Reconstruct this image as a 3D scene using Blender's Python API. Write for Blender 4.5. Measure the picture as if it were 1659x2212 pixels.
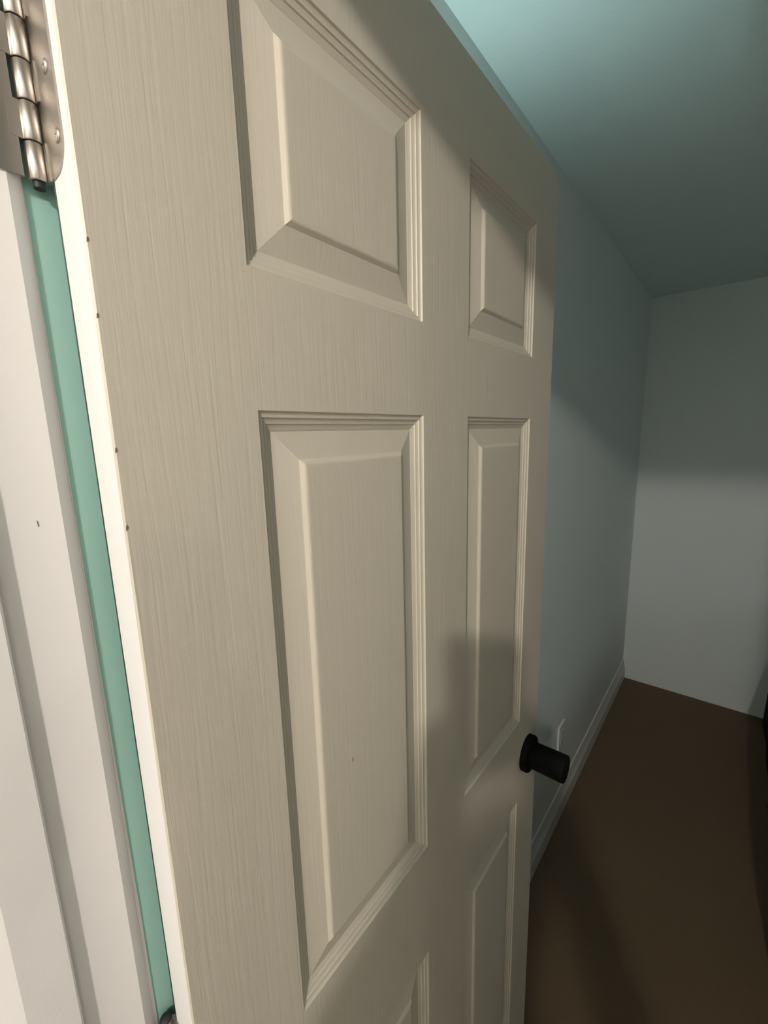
import bpy, bmesh, math
from mathutils import Vector, Matrix

for o in list(bpy.data.objects):
    bpy.data.objects.remove(o)
scene = bpy.context.scene

# ------------------------------------------------------------------ camera
# door face = plane x 0, hinge edge at y 0, free edge at y DOOR_W, floor z 0 (metres)
cam_loc = Vector((0.2866, -0.0968, 1.6051))
yaw, pitch, roll = 0.6898, -0.1799, -0.0264
F_PX = 923.4
fwd = Vector((-math.sin(yaw) * math.cos(pitch), math.cos(yaw) * math.cos(pitch), math.sin(pitch)))
rgt = Vector((math.cos(yaw), math.sin(yaw), 0))
up = rgt.cross(fwd)
r2 = rgt * math.cos(roll) + up * math.sin(roll)
u2 = up * math.cos(roll) - rgt * math.sin(roll)
cam_data = bpy.data.cameras.new('camera')
cam = bpy.data.objects.new('camera', cam_data)
scene.collection.objects.link(cam)
m3 = Matrix((r2, u2, -fwd)).transposed()
cam.matrix_world = Matrix.Translation(cam_loc) @ m3.to_4x4()
cam_data.sensor_fit = 'VERTICAL'
cam_data.sensor_height = 24.0
cam_data.lens = 24.0 * F_PX / 2212.0
cam_data.clip_start = 0.01
scene.camera = cam

# ------------------------------------------------------------------ world (pale fill light let in through the added window), exposure
world = bpy.data.worlds.new('world')
scene.world = world
world.use_nodes = True
world.node_tree.nodes['Background'].inputs[0].default_value = (0.74, 0.80, 0.78, 1)
world.node_tree.nodes['Background'].inputs[1].default_value = 1.7
vs = scene.view_settings
vs.view_transform = 'Standard'
vs.look = 'None'
vs.gamma = 1.0
vs.exposure = 0.0
vs.use_curve_mapping = False
BULB_STRENGTH = 1800.0          # hallway bulb, built further down
FILL_STRENGTH = 68.0  # added aqua fill light behind the door
HALL_BULB_2 = 190.0

# ------------------------------------------------------------------ helpers
def new_mat(name, color, rough=0.5, metal=0.0, spec=0.5):
    m = bpy.data.materials.new(name)
    m.use_nodes = True
    b = m.node_tree.nodes['Principled BSDF']
    b.inputs['Base Color'].default_value = (*color, 1)
    b.inputs['Roughness'].default_value = rough
    b.inputs['Metallic'].default_value = metal
    b.inputs['Specular IOR Level'].default_value = spec
    return m

def nodes_of(m):
    return m.node_tree.nodes, m.node_tree.links, m.node_tree.nodes['Principled BSDF']

def add_noise_bump(m, scale=(1, 1, 1), noise_scale=1.0, detail=3, dist=0.0005, strength=0.4,
                   color_amount=0.0, rough=0.55):
    """fine relief, and if wanted a slight mottling of the colour, in object space"""
    N, L, b = nodes_of(m)
    tc = N.new('ShaderNodeTexCoord')
    mp = N.new('ShaderNodeMapping')
    mp.inputs['Scale'].default_value = scale
    L.new(tc.outputs['Object'], mp.inputs['Vector'])
    nz = N.new('ShaderNodeTexNoise')
    nz.inputs['Scale'].default_value = noise_scale
    nz.inputs['Detail'].default_value = detail
    nz.inputs['Roughness'].default_value = rough
    L.new(mp.outputs['Vector'], nz.inputs['Vector'])
    bp = N.new('ShaderNodeBump')
    bp.inputs['Strength'].default_value = strength
    bp.inputs['Distance'].default_value = dist
    L.new(nz.outputs['Fac'], bp.inputs['Height'])
    L.new(bp.outputs['Normal'], b.inputs['Normal'])
    if color_amount > 0:
        c = b.inputs['Base Color'].default_value[:3]
        rp = N.new('ShaderNodeValToRGB')
        rp.color_ramp.elements[0].position = 0.3
        rp.color_ramp.elements[1].position = 0.7
        rp.color_ramp.elements[0].color = (*[v * (1 - color_amount) for v in c], 1)
        rp.color_ramp.elements[1].color = (*[min(1, v * (1 + color_amount)) for v in c], 1)
        L.new(nz.outputs['Fac'], rp.inputs['Fac'])
        L.new(rp.outputs['Color'], b.inputs['Base Color'])
    return nz, bp

def add_box(bm, lo, hi, mat_index=0):
    xs, ys, zs = zip(lo, hi)
    v = [bm.verts.new((x, y, z)) for x in xs for y in ys for z in zs]
    fs = [(0, 1, 3, 2), (4, 6, 7, 5), (0, 4, 5, 1), (2, 3, 7, 6), (0, 2, 6, 4), (1, 5, 7, 3)]
    out = []
    for f in fs:
        fc = bm.faces.new([v[i] for i in f])
        fc.material_index = mat_index
        out.append(fc)
    return out

def add_prism(bm, poly, p0, p1, axis='z'):
    """poly = list of 2D points; extruded from p0 to p1 along axis"""
    def at(p, t):
        if axis == 'z':
            return (p[0], p[1], t)
        if axis == 'x':
            return (t, p[0], p[1])      # poly in (y, z)
        return (p[0], t, p[1])          # poly in (x, z)
    a = [bm.verts.new(at(p, p0)) for p in poly]
    b = [bm.verts.new(at(p, p1)) for p in poly]
    n = len(poly)
    bm.faces.new(a)
    bm.faces.new(b[::-1])
    for i in range(n):
        bm.faces.new((a[i], b[i], b[(i + 1) % n], a[(i + 1) % n]))

def add_lathe(bm, prof, origin, axis, seg=40):
    """prof = [(radius, distance along axis)]"""
    axis = Vector(axis).normalized()
    t = Vector((0, 0, 1)) if abs(axis.z) < 0.9 else Vector((1, 0, 0))
    e1 = axis.cross(t).normalized()
    e2 = axis.cross(e1)
    o = Vector(origin)
    rings = []
    for r, d in prof:
        if r < 1e-7:
            rings.append([bm.verts.new(o + axis * d)])
        else:
            rings.append([bm.verts.new(o + axis * d + (e1 * math.cos(2 * math.pi * k / seg) + e2 * math.sin(2 * math.pi * k / seg)) * r)
                          for k in range(seg)])
    for A, B in zip(rings, rings[1:]):
        for k in range(seg):
            k2 = (k + 1) % seg
            if len(A) == 1 and len(B) > 1:
                bm.faces.new((A[0], B[k2], B[k]))
            elif len(B) == 1 and len(A) > 1:
                bm.faces.new((A[k], A[k2], B[0]))
            elif len(A) > 1:
                bm.faces.new((A[k], A[k2], B[k2], B[k]))

def obj(name, bm, mats, parent=None, smooth=False, origin=None, bevel=0.0):
    me = bpy.data.meshes.new(name)
    if origin is not None:
        bmesh.ops.translate(bm, verts=bm.verts, vec=-Vector(origin))
    bmesh.ops.recalc_face_normals(bm, faces=bm.faces)
    bm.to_mesh(me)
    bm.free()
    if not isinstance(mats, (list, tuple)):
        mats = [mats]
    for m in mats:
        me.materials.append(m)
    if smooth:
        for p in me.polygons:
            p.use_smooth = True
        me.set_sharp_from_angle(angle=math.radians(40))
    o = bpy.data.objects.new(name, me)
    scene.collection.objects.link(o)
    if origin is not None:
        o.location = origin
    if parent is not None:
        o.parent = parent
        o.matrix_parent_inverse = Matrix.Translation(-Vector(parent_world(parent)))
    if bevel > 0:
        md = o.modifiers.new('bevel', 'BEVEL')
        md.width = bevel
        md.segments = 2
        md.limit_method = 'ANGLE'
    return o

def parent_world(p):
    v = Vector((0, 0, 0))
    # parents here are only translated; location is in world space for every level
    return p['wloc'] if 'wloc' in p else p.location

def empty(name, loc):
    o = bpy.data.objects.new(name, None)
    scene.collection.objects.link(o)
    o.location = loc
    o.empty_display_size = 0.05
    return o

def tag(o, label, cat, group=None, kind=None):
    o['label'] = label
    o['category'] = cat
    if group:
        o['group'] = group
    if kind:
        o['kind'] = kind
    return o

def struct(name, bm, mats, label=None, cat=None, **kw):
    o = obj(name, bm, mats, **kw)
    o['kind'] = 'structure'
    if label:
        o['label'] = label
        o['category'] = cat
    return o

# ------------------------------------------------------------------ dimensions
DOOR_W, DOOR_TOP, DOOR_BOT, DOOR_T = 0.762, 2.042, 0.012, 0.035
WALL_L = -0.162          # face of the left wall of the room
WALL_B = 2.853           # face of the far wall
ROOM_H = 2.315
ROOM_R = 2.9
HALL_H = 2.44
WF0, WF1 = -0.132, -0.0125     # door wall, hall face and room face
JAMB_X = -0.041                # face of the hinge jamb
OPEN_R = JAMB_X + 0.768        # face of the latch jamb
HALL_L, HALL_R, HALL_B = -0.75, 3.0, -2.3

# ------------------------------------------------------------------ materials
M_white = new_mat('white_trim_paint', (0.80, 0.765, 0.735), 0.42)
add_noise_bump(M_white, (1, 1, 1), 900, 2, 0.0002, 0.25)
M_door = new_mat('greige_door_paint', (0.60, 0.54, 0.44), 0.45)
M_panel = new_mat('greige_panel_paint', (0.60, 0.54, 0.44), 0.45)
M_edge = new_mat('white_door_edge_paint', (0.80, 0.775, 0.755), 0.55)
add_noise_bump(M_edge, (1, 1, 1), 1200, 2, 0.0002, 0.3)
M_mint = new_mat('mint_green_paint', (0.32, 0.55, 0.475), 0.5)
add_noise_bump(M_mint, (1, 1, 1), 700, 2, 0.0002, 0.2)
M_wall = new_mat('pale_green_grey_wall_paint', (0.66, 0.71, 0.69), 0.6)
add_noise_bump(M_wall, (1, 1, 1), 260, 3, 0.0006, 0.25)
M_ceil = new_mat('pale_aqua_ceiling_paint', (0.70, 0.83, 0.82), 0.75)
add_noise_bump(M_ceil, (1, 1, 1), 190, 4, 0.0010, 0.35)
M_hallwall = new_mat('off_white_hall_wall_paint', (0.78, 0.76, 0.73), 0.6)
add_noise_bump(M_hallwall, (1, 1, 1), 260, 3, 0.0006, 0.25)
M_floor = new_mat('brown_floor', (0.112, 0.071, 0.036), 0.7)
add_noise_bump(M_floor, (1, 1, 1), 420, 4, 0.0012, 0.5, color_amount=0.22)
M_hallfloor = new_mat('beige_hall_floor', (0.50, 0.44, 0.36), 0.7)
add_noise_bump(M_hallfloor, (1, 1, 1), 420, 4, 0.0012, 0.5, color_amount=0.1)
M_base = new_mat('white_baseboard_paint', (0.62, 0.62, 0.60), 0.45)
M_nickel = new_mat('satin_nickel', (0.46, 0.42, 0.38), 0.36, 1.0)
add_noise_bump(M_nickel, (1, 1, 1), 2500, 2, 0.00005, 0.3)
M_black = new_mat('matte_black_metal', (0.0025, 0.0025, 0.0025), 0.75, 0.0, 0.12)
M_rubber = new_mat('black_plastic', (0.008, 0.009, 0.010), 0.6)
M_chip = new_mat('exposed_door_skin', (0.20, 0.165, 0.125), 0.8)
M_plate = new_mat('white_plastic', (0.62, 0.63, 0.61), 0.35)
M_slot = new_mat('dark_slot', (0.02, 0.02, 0.02), 0.6)
M_glass = bpy.data.materials.new('added_window_glass')
M_glass.use_nodes = True
_N, _L = M_glass.node_tree.nodes, M_glass.node_tree.links
_N.clear()
_t, _g, _f, _mx, _o = (_N.new(n) for n in ('ShaderNodeBsdfTransparent', 'ShaderNodeBsdfGlossy', 'ShaderNodeFresnel', 'ShaderNodeMixShader', 'ShaderNodeOutputMaterial'))
_t.inputs[0].default_value = (0.92, 0.96, 0.95, 1)
_g.inputs['Roughness'].default_value = 0.02
_f.inputs[0].default_value = 1.45
_L.new(_f.outputs[0], _mx.inputs[0]); _L.new(_t.outputs[0], _mx.inputs[1]); _L.new(_g.outputs[0], _mx.inputs[2]); _L.new(_mx.outputs[0], _o.inputs[0])
M_navy = new_mat('dark_navy_fabric', (0.006, 0.008, 0.014), 0.95, 0.0, 0.1)
add_noise_bump(M_navy, (1, 1, 1), 300, 3, 0.002, 0.5)

# embossed wood grain of the moulded door skin
def wood_grain(m, dist, strength, warp):
    """sparse long grooves along z, gently wandering, as pressed into moulded door skins"""
    N, L, b = nodes_of(m)
    tc = N.new('ShaderNodeTexCoord')
    # slow sideways wander of the grooves
    mw = N.new('ShaderNodeMapping'); mw.inputs['Scale'].default_value = (1, 1, 0.35)
    nw = N.new('ShaderNodeTexNoise'); nw.inputs['Scale'].default_value = 9; nw.inputs['Detail'].default_value = 1
    L.new(tc.outputs['Object'], mw.inputs['Vector']); L.new(mw.outputs['Vector'], nw.inputs['Vector'])
    sc = N.new('ShaderNodeVectorMath'); sc.operation = 'SCALE'; sc.inputs['Scale'].default_value = warp
    L.new(nw.outputs['Color'], sc.inputs[0])
    ad = N.new('ShaderNodeVectorMath'); ad.operation = 'ADD'
    L.new(tc.outputs['Object'], ad.inputs[0]); L.new(sc.outputs['Vector'], ad.inputs[1])
    hs = []
    for scale, zs, lo, hi, w in ((260, 0.030, 0.30, 0.50, 1.0), (520, 0.045, 0.25, 0.55, 0.45)):
        mp = N.new('ShaderNodeMapping'); mp.inputs['Scale'].default_value = (0.2, 1, zs)
        nz = N.new('ShaderNodeTexNoise'); nz.inputs['Scale'].default_value = scale; nz.inputs['Detail'].default_value = 2
        L.new(ad.outputs['Vector'], mp.inputs['Vector']); L.new(mp.outputs['Vector'], nz.inputs['Vector'])
        mr = N.new('ShaderNodeMapRange'); mr.inputs['From Min'].default_value = lo; mr.inputs['From Max'].default_value = hi
        mr.inputs['To Max'].default_value = w
        L.new(nz.outputs['Fac'], mr.inputs['Value'])
        hs.append(mr)
    sm = N.new('ShaderNodeMath'); sm.operation = 'ADD'
    L.new(hs[0].outputs[0], sm.inputs[0]); L.new(hs[1].outputs[0], sm.inputs[1])
    bp = N.new('ShaderNodeBump')
    bp.inputs['Strength'].default_value = strength
    bp.inputs['Distance'].default_value = dist
    L.new(sm.outputs[0], bp.inputs['Height'])
    L.new(bp.outputs['Normal'], b.inputs['Normal'])
wood_grain(M_door, 0.0003, 0.29, 0.010)
wood_grain(M_panel, 0.0003, 0.20, 0.030)

def emit_mat(name, color, strength):
    m = bpy.data.materials.new(name)
    m.use_nodes = True
    N, L = m.node_tree.nodes, m.node_tree.links
    N.clear()
    e = N.new('ShaderNodeEmission')
    e.inputs[0].default_value = (*color, 1)
    e.inputs[1].default_value = strength
    o = N.new('ShaderNodeOutputMaterial')
    L.new(e.outputs[0], o.inputs[0])
    return m

# ------------------------------------------------------------------ room shell
T = 0.1
bm = bmesh.new()
add_box(bm, (HALL_L - T, -0.045, -0.1), (ROOM_R + T, WALL_B + T, 0))
struct('floor', bm, M_floor, 'dull brown floor of the dark room', 'floor')
bm = bmesh.new()
add_box(bm, (HALL_L - T, HALL_B - T, -0.1), (ROOM_R + T, -0.045, 0))
struct('floor_hall', bm, M_hallfloor, 'beige floor of the hallway', 'floor')
bm = bmesh.new()
add_box(bm, (WALL_L - T, WF1, ROOM_H), (ROOM_R + T, WALL_B + T, ROOM_H + T))
struct('ceiling', bm, M_ceil, 'pale aqua ceiling of the dark room', 'ceiling')
bm = bmesh.new()
add_box(bm, (WALL_L - T, WF1, 0), (WALL_L, WALL_B, ROOM_H))
struct('wall_left', bm, M_wall, 'pale grey green wall behind the open door', 'wall')
bm = bmesh.new()
add_box(bm, (WALL_L - T, WALL_B, 0), (ROOM_R + T, WALL_B + T, ROOM_H))
struct('wall_back', bm, M_wall, 'pale grey green far wall without baseboard', 'wall')
WY0, WY1, WZ0, WZ1 = 0.75, 2.05, 0.85, 2.0
bm = bmesh.new()
add_box(bm, (ROOM_R, WF1, 0), (ROOM_R + T, WALL_B, WZ0))
add_box(bm, (ROOM_R, WF1, WZ1), (ROOM_R + T, WALL_B, ROOM_H))
add_box(bm, (ROOM_R, WF1, WZ0), (ROOM_R + T, WY0, WZ1))
add_box(bm, (ROOM_R, WY1, WZ0), (ROOM_R + T, WALL_B, WZ1))
struct('wall_right', bm, M_wall, 'pale grey green wall with the added window, opposite the open door', 'wall')
added_win = empty('added_window', (ROOM_R, (WY0 + WY1) / 2, WZ0))  # added window out of view, lets dim fill light into the room
tag(added_win, 'added unseen white framed window that lets in fill light', 'window', kind='structure')
bm = bmesh.new()
for lo, hi in (((WY0, WZ0), (WY1, WZ0 + 0.045)), ((WY0, WZ1 - 0.045), (WY1, WZ1)), ((WY0, WZ0 + 0.045), (WY0 + 0.045, WZ1 - 0.045)),
               ((WY1 - 0.045, WZ0 + 0.045), (WY1, WZ1 - 0.045)), (((WY0 + WY1) / 2 - 0.025, WZ0 + 0.045), ((WY0 + WY1) / 2 + 0.025, WZ1 - 0.045))):
    add_box(bm, (ROOM_R + 0.03, lo[0], lo[1]), (ROOM_R + 0.08, hi[0], hi[1]))
obj('added_window_frame', bm, M_white, added_win)
bm = bmesh.new()
add_box(bm, (ROOM_R - 0.03, WY0 - 0.03, WZ0 - 0.02), (ROOM_R + 0.03, WY1 + 0.03, WZ0))
obj('added_window_sill', bm, M_white, added_win)
for y0, y1 in ((WY0 + 0.045, (WY0 + WY1) / 2 - 0.025), ((WY0 + WY1) / 2 + 0.025, WY1 - 0.045)):
    bm = bmesh.new()
    add_box(bm, (ROOM_R + 0.052, y0, WZ0 + 0.045), (ROOM_R + 0.058, y1, WZ1 - 0.045))
    obj('added_pane', bm, M_glass, added_win)

JT = 0.018                     # jamb board thickness
bm = bmesh.new()
zh = DOOR_TOP + 0.003 + JT
add_box(bm, (HALL_L - T, WF0, 0), (JAMB_X - JT, WF1, HALL_H))
add_box(bm, (OPEN_R + JT, WF0, 0), (ROOM_R + T, WF1, HALL_H))
add_box(bm, (JAMB_X - JT, WF0, zh), (OPEN_R + JT, WF1, HALL_H))
struct('wall_front', bm, M_hallwall, 'off white wall around the doorway', 'wall')

bm = bmesh.new()
add_box(bm, (HALL_L - T, HALL_B - T, HALL_H), (HALL_R + T, WF1, HALL_H + T))
struct('ceiling_hall', bm, M_ceil, 'pale ceiling of the hallway', 'ceiling')
bm = bmesh.new()
add_box(bm, (HALL_L - T, HALL_B, 0), (HALL_L, WF0, HALL_H))
struct('wall_hall_left', bm, M_hallwall, 'off white hallway wall on the hinge side', 'wall')
bm = bmesh.new()
add_box(bm, (HALL_R, HALL_B, 0), (HALL_R + T, WF0, HALL_H))
struct('wall_hall_right', bm, M_hallwall, 'off white hallway wall on the latch side', 'wall')
bm = bmesh.new()
add_box(bm, (HALL_L - T, HALL_B - T, 0), (HALL_R + T, HALL_B, HALL_H))
struct('wall_hall_back', bm, M_hallwall, 'off white hallway wall facing the doorway', 'wall')

# baseboard along the left wall: flat board with an eased top
bm = bmesh.new()
bb = [(WALL_L, 0), (WALL_L + 0.016, 0), (WALL_L + 0.016, 0.068), (WALL_L + 0.0145, 0.072), (WALL_L + 0.010, 0.090),
      (WALL_L + 0.0065, 0.112), (WALL_L + 0.005, 0.122), (WALL_L + 0.003, 0.124), (WALL_L, 0.124)]
add_prism(bm, bb, 0.006, WALL_B, 'y')
struct('baseboard_left', bm, M_base, 'white baseboard along the wall behind the door', 'baseboard')

# ------------------------------------------------------------------ door frame
STOP0, STOP1 = -0.0862, -0.0572
JE = -0.0205                   # where the flat of the jamb ends towards the room
def frame_leg(name, s, xj, label):
    """s = +1 hinge side (faces +x), -1 latch side"""
    root = empty(name, (xj - s * JT / 2, (WF0 + WF1) / 2, 0))
    root['kind'] = 'structure'
    root['label'] = label
    root['category'] = 'door frame'
    X = lambda d: xj + s * d
    bm = bmesh.new()
    add_prism(bm, [(X(0), WF0), (X(0), JE), (X(-0.0060), -0.0125), (X(-JT), -0.0125), (X(-JT), WF0)], 0, DOOR_TOP + 0.003)
    obj('jamb', bm, M_white, root)
    if s == 1:
        bm = bmesh.new()
        add_prism(bm, [(-0.0334, 1.5545), (-0.0327, 1.5550), (-0.0329, 1.5580), (-0.0337, 1.5590)], X(-0.0003), X(0.0001), 'x')
        obj('scuff_mark', bm, M_chip, root)
    bm = bmesh.new()
    add_prism(bm, [(X(0), STOP0 - 0.011), (X(0.0025), STOP0 - 0.0095), (X(0.0062), STOP0), (X(0.0070), STOP0 + 0.002),
                   (X(0.0070), STOP1 - 0.0012), (X(0.0062), STOP1), (X(0), STOP1)], 0, DOOR_TOP + 0.003)
    obj('door_stop', bm, M_white, root)
    # mint painted casing on the room side, edge set back from the jamb face
    bm = bmesh.new()
    add_prism(bm, [(X(-0.0072), -0.0125), (X(-0.0072), 0.0035), (X(-0.009), 0.005), (X(-0.050), 0.001), (X(-0.062), -0.003), (X(-0.062), -0.0125)],
              0, DOOR_TOP + 0.062)
    c = obj('room_casing', bm, M_mint, root)
    c['label'] = 'mint painted casing edge'
    # thin bead of white paint along the joint, a little wider towards the floor
    bm = bmesh.new()
    top, bot = DOOR_TOP, 0.02
    pts = []
    for z, w in ((bot, 0.0040), (1.25, 0.0022), (1.45, 0.0010), (1.75, 0.0004)):
        pts.append([bm.verts.new((X(-0.0052), -0.0128, z)), bm.verts.new((X(-0.0062), -0.0126 + w, z)),
                    bm.verts.new((X(-0.0074), -0.0126 + w, z)), bm.verts.new((X(-0.0074), -0.0128, z))])
    for A, B in zip(pts, pts[1:]):
        for k in range(4):
            bm.faces.new((A[k], A[(k + 1) % 4], B[(k + 1) % 4], B[k]))
    bm.faces.new(pts[0]); bm.faces.new(pts[-1][::-1])
    obj('paint_bead', bm, M_white, root)
    bm = bmesh.new()
    add_prism(bm, [(X(-0.006), WF0), (X(-0.006), WF0 - 0.009), (X(-0.011), WF0 - 0.013), (X(-0.030), WF0 - 0.016), (X(-0.058), WF0 - 0.018),
                   (X(-0.063), WF0 - 0.016), (X(-0.063), WF0)], 0, DOOR_TOP + 0.0635)
    obj('hall_casing', bm, M_white, root)
    return root
frame_leg('trim_1', 1, JAMB_X, 'white hinge jamb with stop and a mint strip beside the door edge')
frame_leg('trim_2', -1, OPEN_R, 'white latch side jamb with stop and casing')
root = empty('trim_3', ((JAMB_X + OPEN_R) / 2, (WF0 + WF1) / 2, DOOR_TOP + 0.003))
tag(root, 'white head jamb across the top of the doorway', 'door frame', kind='structure')
zj = DOOR_TOP + 0.003
bm = bmesh.new()
add_box(bm, (JAMB_X - JT, WF0, zj), (OPEN_R + JT, WF1, zj + JT))
obj('jamb', bm, M_white, root)
bm = bmesh.new()
add_box(bm, (JAMB_X, STOP0, zj - 0.0070), (OPEN_R, STOP1, zj))
obj('door_stop', bm, M_white, root)
bm = bmesh.new()
add_box(bm, (JAMB_X - 0.0062, WF1, zj + 0.0062), (OPEN_R + 0.0062, 0.004, zj + 0.059))
obj('room_casing', bm, M_mint, root)
bm = bmesh.new()
add_box(bm, (JAMB_X - 0.006, WF0 - 0.016, zj + 0.006), (OPEN_R + 0.006, WF0, zj + 0.0605))
obj('hall_casing', bm, M_white, root)

# ------------------------------------------------------------------ the door
door = empty('door_1', (-DOOR_T / 2, DOOR_W / 2, DOOR_BOT))
tag(door, 'greige six panel door standing open, white hinge edge and black knob', 'door', kind='structure')
ST, MU = 0.1023, 0.1065
PW = (DOOR_W - 2 * ST - MU) / 2
ycols = [(ST, ST + PW), (ST + PW + MU, DOOR_W - ST)]
zrows = [(0.250, 0.8447), (1.0304, 1.6257), (1.7279, 1.9352)]

bm = bmesh.new()
ys = [0, ycols[0][0], ycols[0][1], ycols[1][0], ycols[1][1], DOOR_W]
zs = [DOOR_BOT, zrows[0][0], zrows[0][1], zrows[1][0], zrows[1][1], zrows[2][0], zrows[2][1], DOOR_TOP]
CH = 0.0012
for x, sgn in ((0.0, 1), (-DOOR_T, -1)):
    V = {}
    for i, y in enumerate(ys):
        for j, z in enumerate(zs):
            yy = min(max(y, CH), DOOR_W - CH)
            zz = min(max(z, DOOR_BOT + CH), DOOR_TOP - CH)
            V[i, j] = bm.verts.new((x, yy, zz))
    for i in range(5):
        for j in range(7):
            if i in (1, 3) and j in (1, 3, 5):
                continue
            bm.faces.new((V[i, j], V[i + 1, j], V[i + 1, j + 1], V[i, j + 1]))
    xi = x - sgn * CH
    C = [bm.verts.new((xi, y, z)) for y, z in ((0, DOOR_BOT), (DOOR_W, DOOR_BOT), (DOOR_W, DOOR_TOP), (0, DOOR_TOP))]
    cor = [V[0, 0], V[5, 0], V[5, 7], V[0, 7]]
    rows = [[V[i, 0] for i in range(6)], [V[5, j] for j in range(8)], [V[i, 7] for i in range(5, -1, -1)], [V[0, j] for j in range(7, -1, -1)]]
    for k in range(4):
        bm.faces.new([C[(k + 1) % 4], C[k]] + rows[k])
    if sgn == 1:
        C0 = C
for k in range(4):
    f = bm.faces.new((C0[k], C0[(k + 1) % 4], C[(k + 1) % 4], C[k]))
    f.material_index = 1
obj('door_slab', bm, [M_door, M_edge], door)

# moulding profile: (inset from the opening, depth below the door face)
PROF = [(0, 0), (0.0012, 0.0018), (0.0030, 0.0026), (0.0052, 0.0029), (0.0060, 0.0042), (0.0082, 0.0052), (0.0100, 0.0056),
        (0.0108, 0.0068), (0.0132, 0.0078), (0.0150, 0.0084), (0.0162, 0.0090), (0.0385, 0.0040), (0.0400, 0.0036), (0.0432, 0.0008),
        (0.0445, 0.0002), (0.0460, 0.0)]
for zr in zrows[::-1]:
    for yc in ycols:
        bm = bmesh.new()
        for x, sgn in ((0.0, 1), (-DOOR_T, -1)):
            rings = []
            for ins, dep in PROF:
                X = x - sgn * dep
                rings.append([bm.verts.new((X, y, z)) for y, z in ((yc[0] + ins, zr[0] + ins), (yc[1] - ins, zr[0] + ins),
                                                                  (yc[1] - ins, zr[1] - ins), (yc[0] + ins, zr[1] - ins))])
            for A, B in zip(rings, rings[1:]):
                for k in range(4):
                    bm.faces.new((A[k], A[(k + 1) % 4], B[(k + 1) % 4], B[k]))
            bm.faces.new(rings[-1])
        org = (-DOOR_T / 2, (yc[0] + yc[1]) / 2, (zr[0] + zr[1]) / 2)
        me_o = obj('panel', bm, M_panel, None, origin=org)
        me_o.parent = door
        me_o.matrix_parent_inverse = Matrix.Translation(-door.location)

def sub(name, bm, mat, part_parent, **kw):
    """child of an Empty or mesh whose own origin is the world origin offset handled by inverse"""
    o = obj(name, bm, mat, None, **kw)
    bpy.context.view_layer.update()
    o.parent = part_parent
    o.matrix_parent_inverse = part_parent.matrix_world.inverted()
    return o

# hinges: two leaves, five knuckles, pin
PIN = (-0.0408, -0.0058)
KR = 0.0047
def leaf_poly(u0, u1, z0, z1, r, seg=8):
    """rounded on the far side u1"""
    s = 1 if u1 > u0 else -1
    pts = [(u0, z0), (u1 - s * r, z0)]
    for k in range(1, seg):
        a = math.pi / 2 * k / seg
        pts.append((u1 - s * r + s * r * math.sin(a), z0 + r - r * math.cos(a)))
    pts += [(u1, z0 + r), (u1, z1 - r)]
    for k in range(1, seg):
        a = math.pi / 2 * k / seg
        pts.append((u1 - s * r + s * r * math.cos(a), z1 - r + r * math.sin(a)))
    pts += [(u1 - s * r, z1), (u0, z1)]
    return pts
def hinge(z0):
    H, n = 0.1, 5
    z1 = z0 + H
    # barrel pin is the part that carries the rest
    bm = bmesh.new()
    add_lathe(bm, [(0, -0.003), (0.0030, -0.003), (0.0030, 0.0), (0.0030, H), (0.0046, H), (0.0046, H + 0.0015), (0.003, H + 0.003), (0, H + 0.0035)],
              (PIN[0], PIN[1], z0), (0, 0, 1), 24)
    h = obj('hinge', bm, M_rubber, door, smooth=True)
    h['label'] = 'satin nickel butt hinge with rounded leaves'
    bpy.context.view_layer.update()
    k = H / n
    for i in range(n):
        bm = bmesh.new()
        g = 0.0004
        add_lathe(bm, [(0.0031, g), (KR - 0.0004, g), (KR, g + 0.0005), (KR, k - g - 0.0005), (KR - 0.0004, k - g), (0.0031, k - g)],
                  (PIN[0], PIN[1], z0 + i * k), (0, 0, 1), 28)
        # tongue that ties the knuckle to its leaf
        if i % 2 == 0:      # door leaf
            add_box(bm, (PIN[0] + 0.001, -0.0022, z0 + i * k + g), (-0.0338, -0.0004, z0 + (i + 1) * k - g))
        else:               # jamb leaf
            add_box(bm, (JAMB_X - 0.0002, -0.016, z0 + i * k + g), (JAMB_X + 0.0014, PIN[1], z0 + (i + 1) * k - g))
        sub('knuckle', bm, M_nickel, h, smooth=True)
    # leaf let into the door edge (faces -y)
    bm = bmesh.new()
    add_prism(bm, leaf_poly(-0.0394, -0.0092, z0 + 0.001, z1 - 0.001, 0.0158), -0.0012, 0.0008, 'y')
    sub('leaf', bm, M_nickel, h)
    # leaf on the jamb (faces +x)
    bm = bmesh.new()
    add_prism(bm, leaf_poly(-0.0125, -0.0415, z0 + 0.001, z1 - 0.001, 0.0158), JAMB_X - 0.0008, JAMB_X + 0.0012, 'x')
    sub('leaf', bm, M_nickel, h)
    # screws
    for j, zz in enumerate((0.016, 0.05, 0.084)):
        for side in (0, 1):
            bm = bmesh.new()
            pr = [(0, 0.0004), (0.0010, 0.0004), (0.0012, 0.0009), (0.0030, 0.0009), (0.0036, 0.0002), (0.0036, -0.001)]
            du = 0.004 if j == 1 else 0.0
            if side == 0:
                add_lathe(bm, pr, (-0.0150 - du, -0.0012, z0 + zz), (0, -1, 0), 20)
            else:
                add_lathe(bm, pr, (JAMB_X + 0.0012, -0.035 + du, z0 + zz), (1, 0, 0), 20)
            sub('screw', bm, M_nickel, h, smooth=True)
for z0 in (1.753, 1.0255, 0.19):
    hinge(z0)

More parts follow.
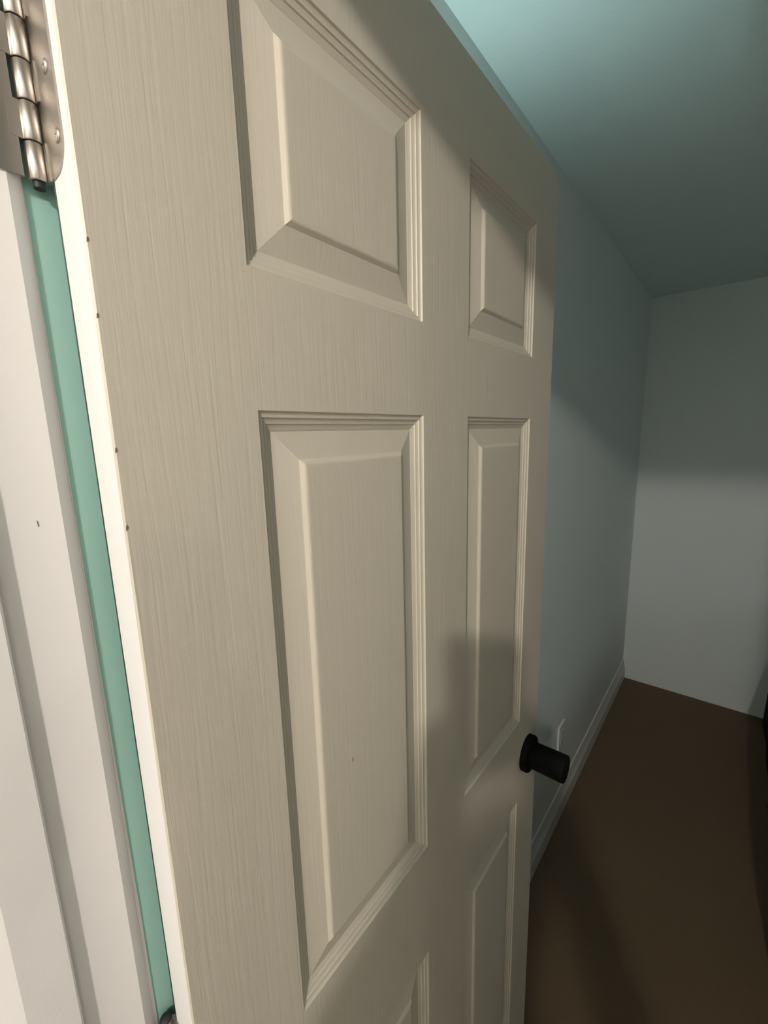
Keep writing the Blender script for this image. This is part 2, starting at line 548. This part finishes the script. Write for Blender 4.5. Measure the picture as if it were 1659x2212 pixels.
# black cylindrical knob on the hall face, its twin on the other face
KY, KZ = 0.703, 0.935
for x, s in ((0.0, 1), (-DOOR_T, -1)):
    bm = bmesh.new()
    add_lathe(bm, [(0, 0), (0.0375, 0), (0.0375, 0.0105), (0.0365, 0.0125), (0.0345, 0.0135), (0.022, 0.0135), (0, 0.0135)], (x, KY, KZ), (s, 0, 0), 56)
    k = obj('knob', bm, M_black, door, smooth=True)
    k['label'] = 'black cylindrical knob on a round rose'
    bpy.context.view_layer.update()
    bm = bmesh.new()
    add_lathe(bm, [(0, 0.0130), (0.0262, 0.0130), (0.0265, 0.030), (0.0268, 0.074), (0.0268, 0.0795), (0.0258, 0.0815), (0.0230, 0.0820),
                   (0.0222, 0.0812), (0, 0.0808)], (x, KY, KZ), (s, 0, 0), 56)
    sub('grip', bm, M_black, k, smooth=True)
# latch plate on the free edge
bm = bmesh.new()
add_box(bm, (-0.030, DOOR_W - 0.0005, KZ - 0.0285), (-0.005, DOOR_W + 0.0012, KZ + 0.0285))
lp = obj('latch_plate', bm, M_black, door)
bpy.context.view_layer.update()
bm = bmesh.new()
add_prism(bm, [(-0.024, DOOR_W + 0.001), (-0.011, DOOR_W + 0.001), (-0.011, DOOR_W + 0.003), (-0.024, DOOR_W + 0.011)], KZ - 0.008, KZ + 0.008)
sub('latch_bolt', bm, M_black, lp)

# small chips along the painted edge of the door and a nick in its panel
for y, z, w, h in ((0.0016, 1.7147, 0.0008, 0.0016), (0.0014, 1.6754, 0.0008, 0.0016), (0.0014, 1.6000, 0.0008, 0.0018), (0.0016, 1.5526, 0.0009, 0.0020),
                   (0.1874, 1.2650, 0.0009, 0.0034)):
    bm = bmesh.new()
    add_prism(bm, [(y - w, z - h), (y + w * 0.6, z - h * 0.7), (y + w, z + h * 0.2), (y + w * 0.1, z + h), (y - w * 0.7, z + h * 0.4)], -0.0002, 0.00012, 'x')
    obj('paint_chip', bm, M_chip, door)

# ------------------------------------------------------------------ wall outlet
OY, OZ = 1.530, 0.383
out = empty('wall_outlet', (WALL_L, OY, OZ))
tag(out, 'white outlet plate on the wall above the baseboard behind the knob', 'outlet')
bm = bmesh.new()
add_box(bm, (WALL_L, OY - 0.036, OZ - 0.058), (WALL_L + 0.008, OY + 0.036, OZ + 0.058))
obj('cover_plate', bm, M_plate, out, bevel=0.002)
for dz in (-0.0195, 0.0195):
    bm = bmesh.new()
    add_box(bm, (WALL_L + 0.004, OY - 0.017, OZ + dz - 0.014), (WALL_L + 0.0092, OY + 0.017, OZ + dz + 0.014))
    s = obj('socket', bm, M_plate, out, bevel=0.001)
    bpy.context.view_layer.update()
    for dy in (-0.0065, 0.0065):
        bm = bmesh.new()
        add_box(bm, (WALL_L + 0.0086, OY + dy - 0.001, OZ + dz - 0.002), (WALL_L + 0.00945, OY + dy + 0.001, OZ + dz + 0.007))
        sub('slot', bm, M_slot, s)

# ------------------------------------------------------------------ bed under a dark cover
BX0, BX1, BY0, BY1 = 0.535, 1.95, 1.02, WALL_B - 0.01
bed = empty('bed', ((BX0 + BX1) / 2, (BY0 + BY1) / 2, 0))
tag(bed, 'high bed hidden by a dark navy cover against the far wall', 'bed')
bm = bmesh.new()
def ring(z, ins, wob, seg=14, rad=0.10):
    pts = []
    x0, x1, y0, y1 = BX0 + ins, BX1 - ins, BY0 + ins, BY1
    cs = [(x1 - rad, y0 + rad, -90), (x1 - 0.01, y1 - 0.01, 0), (x0 + 0.01, y1 - 0.01, 90), (x0 + rad, y0 + rad, 180)]
    for i, (cx, cy, a0) in enumerate(cs):
        r = rad if i in (0, 3) else 0.01
        for k in range(seg + 1):
            a = math.radians(a0 + 90 * k / seg)
            pts.append((cx + r * math.cos(a), cy + r * math.sin(a)))
        nx, ny, na = cs[(i + 1) % 4]
        rn = rad if (i + 1) % 4 in (0, 3) else 0.01
        a = math.radians(a0 + 90)
        p = (cx + r * math.cos(a), cy + r * math.sin(a))
        q = (nx + rn * math.cos(math.radians(na)), ny + rn * math.sin(math.radians(na)))
        for k in range(1, 24):
            pts.append((p[0] + (q[0] - p[0]) * k / 24, p[1] + (q[1] - p[1]) * k / 24))
    c = Vector(((x0 + x1) / 2, (y0 + y1) / 2))
    outp = []
    for i, (px, py) in enumerate(pts):
        w = wob * (math.sin(i * 1.3) * 0.6 + math.sin(i * 0.47 + 1) * 0.4)
        d = (c - Vector((px, py))).normalized()
        if py > BY1 - 0.05:
            w = 0
        outp.append((px + d.x * w, py + d.y * w, z))
    return [bm.verts.new(p) for p in outp]
rs = [ring(0.004, 0.0, 0.008), ring(0.14, 0.003, 0.007), ring(0.32, 0.008, 0.006), ring(0.50, 0.014, 0.004), ring(0.62, 0.024, 0.002),
      ring(0.665, 0.050, 0.0), ring(0.678, 0.10, 0.0), ring(0.68, 0.16, 0)]
for A, B in zip(rs, rs[1:]):
    n = len(A)
    for k in range(n):
        bm.faces.new((A[k], A[(k + 1) % n], B[(k + 1) % n], B[k]))
bm.faces.new(rs[-1])
obj('cover', bm, M_navy, bed, smooth=True)
bm = bmesh.new()
add_box(bm, (BX0 + 0.10, BY0 + 0.10, 0.0), (BX1 - 0.10, BY1 - 0.02, 0.40))
obj('bed_base', bm, M_slot, bed)
bm = bmesh.new()
add_box(bm, (BX0 + 0.08, BY0 + 0.08, 0.40), (BX1 - 0.08, BY1 - 0.02, 0.64))
obj('mattress', bm, M_plate, bed, bevel=0.03)

# ------------------------------------------------------------------ hallway bulbs
def hall_lamp(pos, strength, label):
    lamp = empty('ceiling_lamp', (pos[0], pos[1], HALL_H))
    tag(lamp, label, 'lamp')
    bm = bmesh.new()
    dz = pos[2] + 0.060 - HALL_H
    add_lathe(bm, [(0, 0), (0.058, 0), (0.058, -0.012), (0.045, -0.022), (0.024, -0.030), (0.022, dz + 0.004), (0.018, dz), (0, dz)],
              (pos[0], pos[1], HALL_H), (0, 0, 1), 40)
    obj('holder', bm, M_white, lamp, smooth=True)
    bm = bmesh.new()
    R_ = 0.034
    pr = [(0, -R_)] + [(R_ * math.sin(a), -R_ * math.cos(a)) for a in [math.pi * k / 16 for k in range(1, 13)]] + [(0.014, 0.042), (0.013, 0.062), (0, 0.062)]
    add_lathe(bm, pr, pos, (0, 0, 1), 32)
    obj('bulb', bm, emit_mat('bulb_glow', (1.0, 0.915, 0.85), strength), lamp, smooth=True)
hall_lamp((0.82, -1.40, 2.355), BULB_STRENGTH, 'round warm bulb on the hallway ceiling facing the doorway')
hall_lamp((2.35, -1.15, 2.285), HALL_BULB_2, 'round warm bulb at the far end of the hallway ceiling')

# ------------------------------------------------------------------ added aqua fill light on the wall, unseen behind the open door
LY0, LY1, LZ = 0.46, 0.72, 1.93
fill_root = empty('fill_bar', (WALL_L, (LY0 + LY1) / 2, LZ))
tag(fill_root, 'added aqua fill light hidden behind the open door', 'light')
bm = bmesh.new()
add_box(bm, (WALL_L, LY0, LZ - 0.012), (WALL_L + 0.008, LY1, LZ + 0.012))
obj('channel', bm, M_plate, fill_root, bevel=0.001)
bm = bmesh.new()
add_prism(bm, [(WALL_L + 0.008, LZ - 0.010), (WALL_L + 0.016, LZ - 0.010), (WALL_L + 0.022, LZ - 0.005), (WALL_L + 0.022, LZ + 0.005),
               (WALL_L + 0.016, LZ + 0.010), (WALL_L + 0.008, LZ + 0.010)], LY0 + 0.004, LY1 - 0.004, 'y')
obj('fill_diffuser', bm, emit_mat('aqua_fill_glow', (0.68, 0.89, 0.90), FILL_STRENGTH), fill_root)
for y in (LY0, LY1 - 0.004):
    bm = bmesh.new()
    add_box(bm, (WALL_L + 0.008, y, LZ - 0.012), (WALL_L + 0.0225, y + 0.004, LZ + 0.012))
    obj('end_cap', bm, M_plate, fill_root)

# ------------------------------------------------------------------ the phone that takes the picture, and the person holding it (behind the lens)
PHW, PHH, PHT = 0.0780, 0.1580, 0.0080
lens_off = (0.0265, 0.0555)                       # lens from the phone's centre, along right / up
back_c = cam_loc - fwd * 0.0045 - r2 * lens_off[0] - u2 * lens_off[1]     # centre of the back face
def PH(a, b, c):
    """point in phone axes: right, up, forward from the centre of the back face"""
    return back_c + r2 * a + u2 * b + fwd * c
def rounded_rect(w, h, r, seg=8):
    pts = []
    for cx, cy, a0 in ((w / 2 - r, h / 2 - r, 0), (-w / 2 + r, h / 2 - r, 90), (-w / 2 + r, -h / 2 + r, 180), (w / 2 - r, -h / 2 + r, 270)):
        for k in range(seg + 1):
            a = math.radians(a0 + 90 * k / seg)
            pts.append((cx + r * math.cos(a), cy + r * math.sin(a)))
    return pts
def slab(pts_levels):
    bm = bmesh.new()
    rings = [[bm.verts.new(PH(x + ox, y + oy, d)) for x, y in pts] for pts, d, ox, oy in pts_levels]
    for A, B in zip(rings, rings[1:]):
        n = len(A)
        for k in range(n):
            bm.faces.new((A[k], A[(k + 1) % n], B[(k + 1) % n], B[k]))
    bm.faces.new(rings[0]); bm.faces.new(rings[-1])
    return bm
M_phone = new_mat('graphite_phone', (0.03, 0.03, 0.035), 0.3, 0.4)
M_screen = new_mat('dark_phone_glass', (0.01, 0.01, 0.012), 0.08)
phone = empty('smartphone', PH(0, -PHH / 2, -PHT / 2))
tag(phone, 'dark smartphone held up in the doorway', 'phone')
e = 0.0012
def inpose(name, bm, mat, parent, **kw):
    o = obj(name, bm, mat, None, **kw)
    bpy.context.view_layer.update()
    o.parent = parent
    o.matrix_parent_inverse = parent.matrix_world.inverted()
    return o
inpose('phone_body', slab([(rounded_rect(PHW - 2 * e, PHH - 2 * e, 0.010), -PHT, 0, 0), (rounded_rect(PHW, PHH, 0.011), -PHT + e, 0, 0),
                           (rounded_rect(PHW, PHH, 0.011), -e, 0, 0), (rounded_rect(PHW - 2 * e, PHH - 2 * e, 0.010), 0, 0, 0)]), M_phone, phone, smooth=True)
inpose('screen', slab([(rounded_rect(PHW - 0.004, PHH - 0.004, 0.009), -PHT - 0.0003, 0, 0), (rounded_rect(PHW - 0.004, PHH - 0.004, 0.009), -PHT + 0.0005, 0, 0)]), M_screen, phone)
bump = inpose('camera_bump', slab([(rounded_rect(0.028, 0.040, 0.008), 0.0016, 0.0245, 0.0560), (rounded_rect(0.028, 0.040, 0.008), -0.001, 0.0245, 0.0560)]), M_phone, phone)
for dy in (-0.009, 0.009):
    bm = bmesh.new()
    add_lathe(bm, [(0, 0.0014), (0.0055, 0.0014), (0.0065, 0.0010), (0.0065, -0.001)], PH(0.0245, 0.0560 + dy, 0.0016), fwd, 28)
    inpose('lens', bm, M_screen, bump, smooth=True)

# --- person: one skinned body mesh
face_d = Vector((-0.30, 0.954, 0)).normalized()
side = Vector((face_d.y, -face_d.x, 0))
pc = Vector((0.455, -0.545, 0))
V, Rr, Tg, Ed = [], [], [], []
cuffs, shoulders = [], []
def J(p, r, t, par=None):
    V.append(Vector(p)); Rr.append(r); Tg.append(t)
    if par is not None:
        Ed.append((par, len(V) - 1))
    return len(V) - 1
def B(sx, fx, z):
    return pc + side * sx + face_d * fx + Vector((0, 0, z))
pelvis = J(B(0, 0, 0.90), 0.125, 'trousers')
waist = J(B(0, 0.005, 1.03), 0.112, 'shirt', pelvis)
chest = J(B(0, 0.005, 1.20), 0.125, 'shirt', waist)
upper = J(B(0, -0.005, 1.315), 0.095, 'shirt', chest)
nbase = J(B(0, 0.0, 1.385), 0.064, 'shirt', upper)
neck = J(B(0, 0.004, 1.432), 0.050, 'skin', nbase)
neck2 = J(B(0, 0.016, 1.470), 0.048, 'skin', neck)
head0 = J(B(0, 0.035, 1.515), 0.062, 'skin', neck2)
head1 = J(B(0, 0.030, 1.580), 0.080, 'skin', head0)
head2 = J(B(0, 0.020, 1.635), 0.068, 'skin', head1)
for s in (-1, 1):
    cl = J(B(0.105 * s, -0.005, 1.335), 0.068, 'shirt', upper)
    sh = J(B(0.172 * s, 0.0, 1.340), 0.058, 'shirt', cl)
    shoulders.append(sh)
    wr = PH(0.064 * s, -0.118, -0.058)
    sh_p = V[sh]
    mid = (sh_p + wr) / 2
    dv = wr - sh_p
    h = math.sqrt(max(0.01, 0.275 ** 2 - (dv.length / 2) ** 2))
    dn = (Vector((0, 0, -1)) + side * (0.35 * s))
    dn = (dn - dv.normalized() * dn.dot(dv.normalized())).normalized()
    el_p = mid + dn * h
    ua = J(sh_p.lerp(el_p, 0.5), 0.045, 'shirt', sh)
    el = J(el_p, 0.038, 'shirt', ua)
    fa = J(el_p.lerp(wr, 0.45), 0.037, 'shirt', el)
    w0 = J(el_p.lerp(wr, 0.9), 0.026, 'skin', fa)
    cuffs.append((el_p.lerp(wr, 0.80) - pc, (wr - el_p).normalized()))
    pm = J(PH(0.058 * s, -0.092, -0.038), 0.0235, 'skin', w0)
    pm2 = J(PH(0.062 * s, -0.055, -0.024), 0.020, 'skin', pm)
    # four fingers round the edge of the phone onto its back
    for i, (uy, ln) in enumerate(((-0.018, 1.0), (-0.037, 1.08), (-0.056, 1.0), (-0.073, 0.82))):
        f0 = J(PH(0.0535 * s, uy, -0.006), 0.0088, 'skin', pm2)
        f1 = J(PH(0.0475 * s, uy + 0.003, 0.0085), 0.0080, 'skin', f0)
        f2 = J(PH((0.0475 - 0.020 * ln) * s, uy + 0.005, 0.0098), 0.0074, 'skin', f1)
        J(PH((0.0475 - 0.034 * ln) * s, uy + 0.006, 0.0092), 0.0066, 'skin', f2)
    t0 = J(PH(0.038 * s, -0.050, -0.033), 0.0105, 'skin', pm2)
    t1 = J(PH(0.026 * s, -0.036, -0.0215), 0.0092, 'skin', t0)
    J(PH(0.017 * s, -0.022, -0.0174), 0.0080, 'skin', t1)
    hp = J(B(0.085 * s, 0.0, 0.84), 0.088, 'trousers', pelvis)
    th = J(B(0.098 * s, 0.01, 0.66), 0.074, 'trousers', hp)
    kn = J(B(0.105 * s, 0.015, 0.46), 0.056, 'trousers', th)
    ca = J(B(0.110 * s, -0.005, 0.32), 0.054, 'trousers', kn)
    an = J(B(0.112 * s, -0.015, 0.095), 0.040, 'trousers', ca)
    ft = J(B(0.118 * s, 0.05, 0.046), 0.040, 'shoe', an)
    J(B(0.130 * s, 0.145, 0.034), 0.033, 'shoe', ft)
me = bpy.data.meshes.new('person_skeleton')
me.from_pydata([tuple(v - pc) for v in V], Ed, [])
tmp = bpy.data.objects.new('person_skeleton', me)
scene.collection.objects.link(tmp)
md = tmp.modifiers.new('skin', 'SKIN')
md.use_smooth_shade = True
for i, sv in enumerate(me.skin_vertices[0].data):
    sv.radius = (Rr[i], Rr[i])
    sv.use_root = (i == 0)
tmp.modifiers.new('sub', 'SUBSURF').levels = 3
tmp.modifiers['sub'].render_levels = 3
bpy.context.view_layer.update()
dg = bpy.context.evaluated_depsgraph_get()
bodyme = bpy.data.meshes.new_from_object(tmp.evaluated_get(dg))
bpy.data.objects.remove(tmp)
bodyme.materials.clear()
# shape the face on the head end of the body: nose, jaw, chin, brow, eye sockets
for v in bodyme.vertices:
    f, sd, z = v.co.dot(face_d), v.co.dot(side), v.co.z
    if z < 1.45 or abs(sd) > 0.12 or f < -0.12 or f > 0.16:
        continue
    front = min(1.0, max(0.0, (f - 0.015) / 0.05))
    def g(s0, z0, ss, sz):
        return math.exp(-((sd - s0) / ss) ** 2 - ((z - z0) / sz) ** 2)
    d = 0.024 * g(0, 1.562, 0.012, 0.015) + 0.010 * g(0, 1.582, 0.010, 0.020) + 0.024 * g(0, 1.502, 0.034, 0.020) + 0.020 * g(0, 1.528, 0.052, 0.030)
    d += 0.005 * g(0, 1.606, 0.045, 0.010) - 0.007 * g(0.031, 1.589, 0.014, 0.010) - 0.007 * g(-0.031, 1.589, 0.014, 0.010)
    v.co += face_d * (d * front)
HEM, COLLAR, ANKLE = 0.945, 1.424, 0.085
bm = bmesh.new()
bm.from_mesh(bodyme)
for co, no in [((0, 0, z), (0, 0, 1)) for z in (HEM, COLLAR, ANKLE)] + [(tuple(c), tuple(n)) for c, n in cuffs]:
    bmesh.ops.bisect_plane(bm, geom=bm.verts[:] + bm.edges[:] + bm.faces[:], plane_co=co, plane_no=no, dist=1e-6)
bm.to_mesh(bodyme)
bm.free()
M_skin = new_mat('skin', (0.55, 0.36, 0.27), 0.5)
M_shirt = new_mat('grey_shirt_cloth', (0.16, 0.17, 0.19), 0.9)
add_noise_bump(M_shirt, (1, 1, 1), 500, 2, 0.0008, 0.4)
M_trous = new_mat('dark_trouser_cloth', (0.03, 0.035, 0.05), 0.9)
add_noise_bump(M_trous, (1, 1, 1), 500, 2, 0.0008, 0.4)
M_shoe = new_mat('dark_shoe', (0.02, 0.02, 0.02), 0.6)
M_hair = new_mat('dark_hair', (0.025, 0.016, 0.010), 0.6)
order = ['skin', 'shirt', 'trousers', 'shoe']
for m in (M_skin, M_shirt, M_trous, M_shoe):
    bodyme.materials.append(m)
segs = [(V[a] - pc, V[b] - pc, Tg[b] if Tg[a] == Tg[b] else None, Tg[a], Tg[b]) for a, b in Ed]
arm_segs, shoulder_segs, kids = {}, set(), {}
for i, (a, b) in enumerate(Ed):
    kids.setdefault(a, []).append((i, b))
def walk(j, k):
    for i, b in kids.get(j, []):
        arm_segs[i] = k
        walk(b, k)
for k, j in enumerate(shoulders):
    walk(j, k)
    shoulder_segs.update(i for i, (a, b) in enumerate(Ed) if b in (j, j - 1))
for p in bodyme.polygons:
    best, bt, bi = 1e9, 'skin', -1
    for si, (a, b, t, ta, tb) in enumerate(segs):
        ab = b - a
        k = min(1, max(0, (p.center - a).dot(ab) / max(1e-9, ab.length_squared)))
        d = (p.center - (a + ab * k)).length_squared
        if d < best:
            best, bt, bi = d, (t if t else (ta if k < 0.5 else tb)), si
    if bi in arm_segs:                       # arms and hands: sleeve up to the cuff
        c, n = cuffs[arm_segs[bi]]
        bt = 'skin' if (p.center - c).dot(n) > 0 else 'shirt'
    elif p.center.z < ANKLE:
        bt = 'shoe'
    elif p.center.z < HEM:
        bt = 'trousers'
    elif p.center.z < COLLAR:
        bt = 'shirt'
    else:
        bt = 'skin'
    p.material_index = order.index(bt)
    p.use_smooth = True
person = bpy.data.objects.new('person', bodyme)
scene.collection.objects.link(person)
person.location = pc
tag(person, 'person in a grey shirt standing in the hallway, holding a phone up with both hands', 'person')
bpy.context.view_layer.update()
bm = bmesh.new()
bmesh.ops.create_uvsphere(bm, u_segments=28, v_segments=18, radius=1.0)
hc = B(0, 0.012, 1.604)
bmesh.ops.delete(bm, geom=[v for v in bm.verts if (v.co.y > 0.30 and v.co.z < 0.42) or v.co.z < -0.62 or (v.co.y > -0.15 and v.co.z < -0.25)], context='VERTS')
for v in bm.verts:
    q = v.co.copy()
    v.co = hc + side * (q.x * 0.077) + face_d * (q.y * 0.083 + 0.012) + Vector((0, 0, q.z * 0.088))
inpose('hair', bm, M_hair, person, smooth=True)
M_eye = new_mat('eye_white', (0.75, 0.75, 0.73), 0.2)
for s in (-1, 1):
    bm = bmesh.new()
    add_lathe(bm, [(0, 0.0105), (0.005, 0.009), (0.009, 0.005), (0.0105, 0), (0.009, -0.005), (0, -0.0105)], B(0.030 * s, 0.083, 1.589), face_d, 16)
    ey = inpose('eye', bm, M_eye, person, smooth=True)
    bm = bmesh.new()
    add_lathe(bm, [(0, 0.0112), (0.0042, 0.0102), (0.0048, 0.0088), (0, 0.0080)], B(0.030 * s, 0.083, 1.589), face_d, 16)
    inpose('iris', bm, M_hair, ey, smooth=True)
    bm = bmesh.new()
    add_lathe(bm, [(0, 0.008), (0.012, 0.006), (0.021, 0.001), (0.022, -0.004), (0.012, -0.010), (0, -0.012)], B(0.076 * s, 0.022, 1.572), side * s + face_d * 0.3, 16)
    inpose('ear', bm, M_skin, person, smooth=True)
bm = bmesh.new()
add_lathe(bm, [(0, 0.006), (0.004, 0.0055), (0.009, 0.002), (0.010, -0.004), (0, -0.008)], B(0, 0.112, 1.532), face_d, 20)
for v in bm.verts:
    c = B(0, 0.112, 1.532)
    dlt = v.co - c
    v.co = c + side * dlt.dot(side) * 2.2 + face_d * dlt.dot(face_d) + Vector((0, 0, dlt.z * 0.8))
inpose('mouth', bm, new_mat('lips', (0.40, 0.18, 0.15), 0.5), person, smooth=True)
